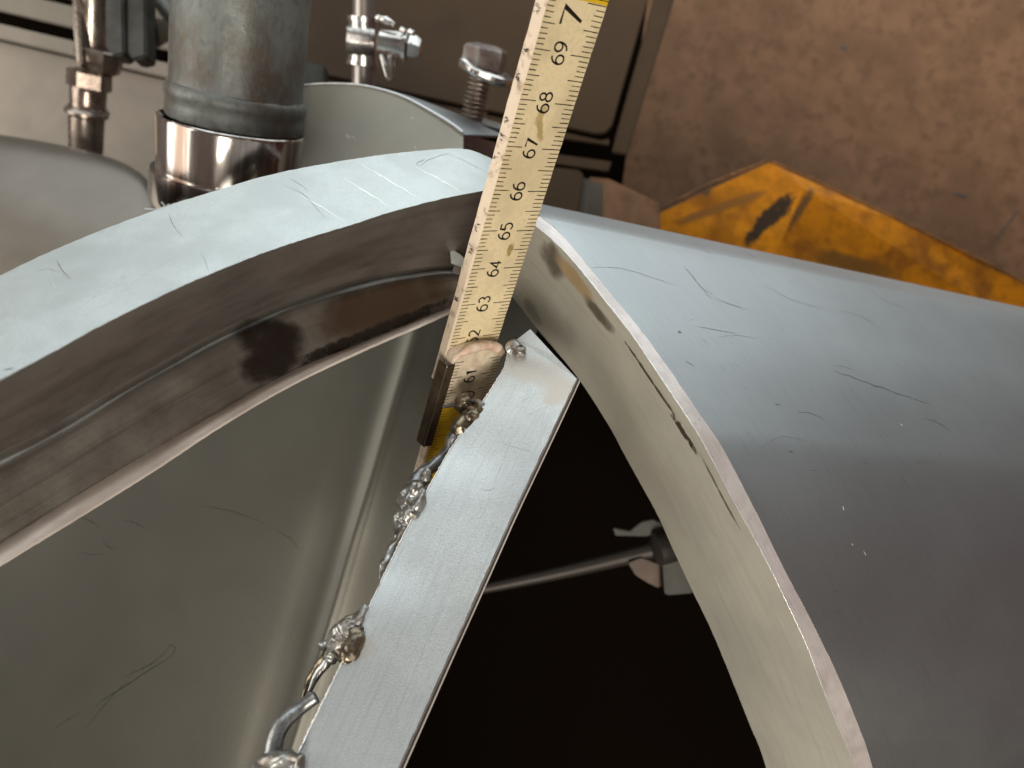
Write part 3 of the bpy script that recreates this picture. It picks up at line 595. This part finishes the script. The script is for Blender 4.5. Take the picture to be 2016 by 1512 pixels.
# bolt
M['boltred'] = mat('worn_bolt_steel', (.28, .26, .235, 1), (.17, .13, .12, 1), 90, .85, .38, .3, 500, rvar=.08)
M['boltthread'] = mat('bronzed_thread', (.50, .43, .38, 1), (.30, .24, .205, 1), 200, .8, .34)
bolt = root('hex_bolt', P(940, 240, .262), 'upright hex bolt with copper toned thread behind the cover', 'bolt')
dBt = .262; s = GV(dBt); ab = V(-.19, .40, -.89).normalized()
lathe('bolt_head', P(958, 92, dBt), ab, [(-.001, 20*s), (0, 40*s), (.0012, 45*s), (.0096, 46*s), (.0105, 40*s)], M['boltred'], bolt, seg=6, smooth=False, phase=.45)
pr = []
for i in range(15):
    t = .012+i*.0019; pr += [(t, 17*s), (t+.0003, 18*s), (t+.00085, 26*s), (t+.0012, 26*s), (t+.0017, 18*s)]
lathe('threaded_shank', P(955, 92, dBt+.002), ab, pr+[(.042, 22*s)], M['boltthread'], bolt, seg=28, smooth=False)
wsh = root('bent_washer', P(950, 140, .262), 'thick bent washer under the head of the upright bolt', 'washer')
aw = V(-.38, .5, -.9).normalized()
lathe('washer_ring', P(958, 138, dBt-.002), aw, [(0, 22*s), (-.001, 50*s), (-.0004, 56*s), (.0012, 57*s), (.0024, 54*s), (.003, 40*s), (.003, 22*s)], M['chrome'], wsh, seg=40, cap=False, rough=.0012, rf=110)
# nut / plate at the foot of the bolt
prism('bolt_foot_plate', [P(950, 232, .266), P(1010, 250, .266), P(1010, 262, .266), P(948, 244, .266)], V(.002, .012, 0), M['bright'], cover, .0004)
# ================================================================== FOLDING RULE
p69 = A(1164, 115, 1.0)-CAM; p63 = (A(1007.4, 592.4, 1.0)-CAM)*1.216
k_ = .06/(p63-p69).length
O69 = CAM+p69*k_; D = (p63-p69).normalized()
def proj(p):
    q = R3.transposed() @ (p-CAM); return (1008+F*q.x/-q.z, 756-F*q.y/-q.z)
WID = .016; best = None
e1 = D.orthogonal().normalized(); e2 = D.cross(e1)
for i in range(3600):
    a = 2*math.pi*i/3600; W_ = e1*math.cos(a)+e2*math.sin(a); q = O69+W_*WID
    x, y = proj(q); er = (x-1055.8)**2+(y-84.7)**2
    if (R3.transposed() @ (q-CAM)).z > (R3.transposed() @ (O69-CAM)).z and (best is None or er < best[0]): best = (er, W_)
W = best[1]; Nn = ((-D).cross(W)).normalized()
print('rule fit', best[0], 'normal cam', R3.transposed() @ Nn, 'depth', k_)
TH = .0031
def rp(s_, c, z=0.): return O69+D*((69-s_)*.01)+W*c+Nn*z          # s_ in cm, c across from right edge
cream = (.76, .60, .33, 1)
M['cream'] = mat('cream_rule_paint', (.79, .66, .41, 1), (.63, .52, .32, 1), 75, 0, .42, .15, 1600, grain=.14,
    spots=[(tuple(rp(67.75, .0088)), (tuple((D+W*.2).normalized()), (.0022, .0009)), (.50, .38, .17, 1), 900, 1.), (tuple(rp(67.42, .0079)), (tuple((D-W*.45).normalized()), (.0024, .0008)), (.44, .33, .14, 1), 1100, 1.), (tuple(rp(64.5, .0058)), (tuple(D), (.0016, .0008)), (.34, .24, .08, 1), 900, .9)])
M['creamold'] = mat('faded_rule_paint', (.72, .62, .46, 1), (.54, .44, .33, 1), 300, 0, .5, .15, 1600, grain=.15)
M['yellow'] = mat('yellow_rule_paint', (.78, .50, .02, 1), (.66, .42, .02, 1), 200, 0, .4, .1, 1500)
M['wood'] = mat('worn_wood_edge', (.66, .54, .41, 1), (.36, .26, .18, 1), 260, 0, .6, .3, 900, lo=.52, hi=.68)
M['worn'] = mat('bare_worn_wood', (.62, .42, .30, 1), (.72, .58, .46, 1), 260, 0, .6, .4, 900)
M['ink'] = mat('black_print', (.012, .010, .008, 1), None, rough=.45)
M['clip'] = mat('brown_spring_steel', (.16, .12, .075, 1), (.10, .075, .05, 1), 200, .75, .3, .3, 700)
rule = root('folding_rule', rp(57, .008), 'cream wooden folding rule marked 61 to 69 in centimetres, standing across the frame', 'folding rule')
def leaf(s0, s1, z, m, name='leaf', rounded=False):
    """wood leaf from s0 (low) to s1 (high); face at height z"""
    b_ = .0004; n = 40; vs = []; fs = []
    out = []
    N_ = 110
    for i in range(N_+1):
        out.append(rp(s0+(s1-s0)*i/N_, 0))
    if rounded:
        for i in range(1, 20):
            a = math.pi*i/20; out.append(rp(s1+.28*math.sin(a), WID/2-math.cos(a)*WID/2))
    for i in range(N_+1):
        out.append(rp(s1-(s1-s0)*i/N_, WID))
    cen = sum(out, Vector())/len(out)
    def wob(p, amp): return noise.noise_vector(p*450)*amp+noise.noise_vector(p*150)*amp*.8
    L1 = []; L2 = []; L3 = []
    for p in out:
        c = (p-O69).dot(W); inw = W if c < WID*.3 else (-W if c > WID*.7 else Vector((0, 0, 0)))
        q = p+wob(p, .00012)
        wv = wob(p, .00008); L1.append(p+Nn*z+inw*b_+wv-Nn*wv.dot(Nn)); L2.append(q+Nn*(z-b_*1.1)); L3.append(q+Nn*(z-TH))
    k = len(out); vs = L1+L2+L3
    fs = [tuple(range(k))]+[(i, (i+1) % k, k+(i+1) % k, k+i) for i in range(k)]+[(k+i, k+(i+1) % k, 2*k+(i+1) % k, 2*k+i) for i in range(k)]+[tuple(range(3*k-1, 2*k-1, -1))]
    o = from_py(name, [v for v in vs], fs, m, rule, False)
    o.data.materials.append(M['wood']); o.data.polygons.foreach_set('material_index', [0]+[1]*(len(fs)-1))
    bm = bmesh.new(); bm.from_mesh(o.data); bmesh.ops.recalc_face_normals(bm, faces=bm.faces)
    bmesh.ops.triangulate(bm, faces=[f for f in bm.faces if len(f.verts) > 4]); bm.to_mesh(o.data); bm.free()
    return o
leaf_up = leaf(60.6, 70.02, 0, M['cream'])
leaf_yel = leaf(70.02, 72.5, 0, M['yellow'], 'yellow_leaf_section')
ZL = TH+.0002
leaf_lo = leaf(60.02, 61.62, ZL, M['creamold'], rounded=True)
leaf_lo['label'] = 'faded lower leaf with a worn rounded end'
leaf_ylo = leaf(57.2, 60.02, ZL, M['yellow'], 'yellow_leaf_section')
def sub(o, par):
    o.parent = par; off = Vector((0, 0, 0)); q = par
    while q: off += q.location; q = q.parent
    o.location = -off
def ticks(s0, s1, z, par, off=0):
    vs = []; fs = []
    def bar(s_, c0, c1, wd):
        n = 4; base = len(vs); j0 = random.uniform(-.0001, .0001); j1 = random.uniform(-.00025, .00025)
        for i in range(n+1):
            c = c0+(c1-c0)*i/n; wv = wd*(.8+.4*noise.noise(Vector((s_*9, c*900, 1))))/2
            p = rp(s_, c+(j1 if i == n else 0), z+.00003)+D*noise.noise(Vector((s_*3, c*500, 7)))*.00005
            vs.extend([p+D*wv, p-D*wv])
        for i in range(n): fs.append((base+2*i, base+2*i+1, base+2*i+3, base+2*i+2))
    for i in range(int(round(s0*10)), int(round(s1*10))+1):
        s_ = i/10; m5 = i % 5 == 0; m10 = i % 10 == 0
        bar(s_, .00045, .0058 if m10 else .0047 if m5 else .0031, .00024 if not m10 else .00027)
        bar(s_+.02, WID-.00045, WID-(.0045 if m10 else .0036 if m5 else .0024), .00025)
    o = from_py('graduation_marks', vs, fs, M['ink'], rule, False); sub(o, par)
    return o
ticks(61.2, 70, 0, leaf_up); ticks(70.1, 72, 0, leaf_yel); ticks(60.1, 61.5, ZL, leaf_lo); ticks(57.4, 60, ZL, leaf_ylo)
def stroke_digit(ch):
    """centre-line strokes of a rounded draughtsman digit in a box 0..0.66 by 0..1"""
    def arc(cx, cy, rx, ry, a0, a1, n=22): return [(cx+rx*math.cos(math.radians(a0+(a1-a0)*i/n)), cy+ry*math.sin(math.radians(a0+(a1-a0)*i/n))) for i in range(n+1)]
    six = [arc(.33, .31, .31, .31, 0, 360), [(.02, .31)]+arc(.36, .40, .34, .58, 180, 100, 10)[1:]+[(.50, .95)]]
    if ch == '6': return [six[0], [(.02, .31), (.03, .5), (.10, .72), (.24, .90), (.42, .99), (.54, .98)]]
    if ch == '9': return [[(.66-x, 1-y) for x, y in st] for st in stroke_digit('6')]
    if ch == '8': return [arc(.33, .745, .25, .245, -90, 270), arc(.33, .26, .31, .26, 90, 450)]
    if ch == '7': return [[(.03, .97), (.63, .97), (.22, 0)]]
    if ch == '5': return [[(.57, .98), (.12, .98), (.07, .55)]+arc(.32, .31, .31, .31, 130, -140)]
    if ch == '4': return [[(.46, 0), (.46, 1), (.02, .26), (.66, .26)]]
    if ch == '3': return [arc(.32, .75, .26, .245, 150, -70)+arc(.32, .26, .31, .26, 75, -150)]
    if ch == '2': return [arc(.33, .72, .28, .27, 160, -20)+[(.50, .48), (.05, .02), (.64, .02)]]
    if ch == '1': return [[(.12, .78), (.36, .98), (.36, 0)]]
    if ch == '0': return [arc(.33, .5, .31, .5, 0, 360, 30)]
def numeral(text, s_, z, par, h=.0033, cc=.0090, wk=.86, pen=.00042, gap=.16, shift=0.):
    vs = []; fs = []; tot = len(text)*.66*wk+(len(text)-1)*gap; x0 = -tot/2
    for ch in text:
        for st in stroke_digit(ch):
            q = [((x0+x*wk)*h, (y-.5)*h) for x, y in st]
            for i, (x, y) in enumerate(q):
                a = q[max(0, i-1)]; b_ = q[min(len(q)-1, i+1)]
                if i in (0, len(q)-1) and (q[0][0]-q[-1][0])**2+(q[0][1]-q[-1][1])**2 < 1e-12: a, b_ = q[-2], q[1]
                tx, ty = b_[0]-a[0], b_[1]-a[1]; L_ = math.hypot(tx, ty) or 1; nx, ny = -ty/L_, tx/L_
                sharp = 1.0
                if 0 < i < len(q)-1:
                    u1 = (x-q[i-1][0], y-q[i-1][1]); u2 = (q[i+1][0]-x, q[i+1][1]-y)
                    cs = (u1[0]*u2[0]+u1[1]*u2[1])/((math.hypot(*u1)*math.hypot(*u2)) or 1); sharp = min(2.2, 1/max(.3, math.sqrt(max(0, (1+cs)/2))))
                k = len(vs)
                for sg in (1, -1):
                    px, py = x+nx*pen/2*sg*sharp, y+ny*pen/2*sg*sharp
                    vs.append(rp(s_+shift+px*100, cc+py, z+.00004))
                if i: fs.append((k-2, k-1, k+1, k))
        x0 += .66*wk+gap
    o = from_py('numeral', vs, fs, M['ink'], rule, False); sub(o, par); return o
for n_ in range(62, 70): numeral(str(n_), n_, 0, leaf_up)
numeral('7', 69.7, 0, leaf_up, h=.0054, cc=.0085, wk=1.0, pen=.00062)
numeral('0', 70.30, 0, leaf_yel, h=.0062, cc=.0085, pen=.0005)
numeral('61', 61, ZL, leaf_lo)
numeral('0', 60.32, ZL, leaf_lo, h=.0050, cc=.0082, pen=.00042)
# small boxed stamps on the worn left edge
bx = []
vs = []; fs = []
for s_, ln in ((69.72, .22), (68.9, .05), (67.12, .2), (66.72, .22), (65.05, .2), (64.5, .18), (63.1, .08), (67.5, .06), (68.4, .04)):
    for j in range(7):
        a = s_+random.uniform(-ln, ln)*.5; b_ = a+random.uniform(-.07, .07); z0 = -TH*random.uniform(.25, .85); z1 = -TH*random.uniform(.25, .85)
        k = len(vs); p = rp(a, WID+.00022, z0); q = rp(b_, WID+.00022, z1); t = (q-p).normalized().cross(W)*.00008
        vs += [p+t, p-t, q-t, q+t]; fs.append((k, k+1, k+2, k+3))
o = from_py('edge_stamps', vs, fs, M['ink'], rule, False); sub(o, leaf_up)
# worn rounded end
tube('worn_end', [rp(61.50+.40*math.sin(math.pi*i/12), WID/2+math.cos(math.pi*i/12)*WID*.47, ZL-.0004) for i in range(13)], [.0005, .0009, .0012, .0010, .0013, .0007], M['worn'], rule, seg=10, rough=.0003, rf=700, n=90)
# spring clip on the left edge of the joint
cl = []
def clipseg(c0, c1, z0, z1): return [rp(61.5, c0, z0), rp(61.5, c1, z1), rp(58.75, c1, z1), rp(58.75, c0, z0)]
prism('spring_clip', clipseg(WID-.0006, WID+.0016, ZL+.0006, ZL+.0002), -Nn*.0004-W*.0001, M['clip'], rule, .00012)
prism('spring_clip', clipseg(WID+.0016, WID+.0021, ZL+.0001, ZL-.0026), W*.0004-Nn*.0001, M['clip'], rule, .00012)
tube('clip_fold', [rp(61.5, WID+.0017, ZL+.0003), rp(60, WID+.0017, ZL+.0003), rp(58.75, WID+.0017, ZL+.0003)], [.00018], M['brass'], rule, seg=8, rough=.00012, n=50)
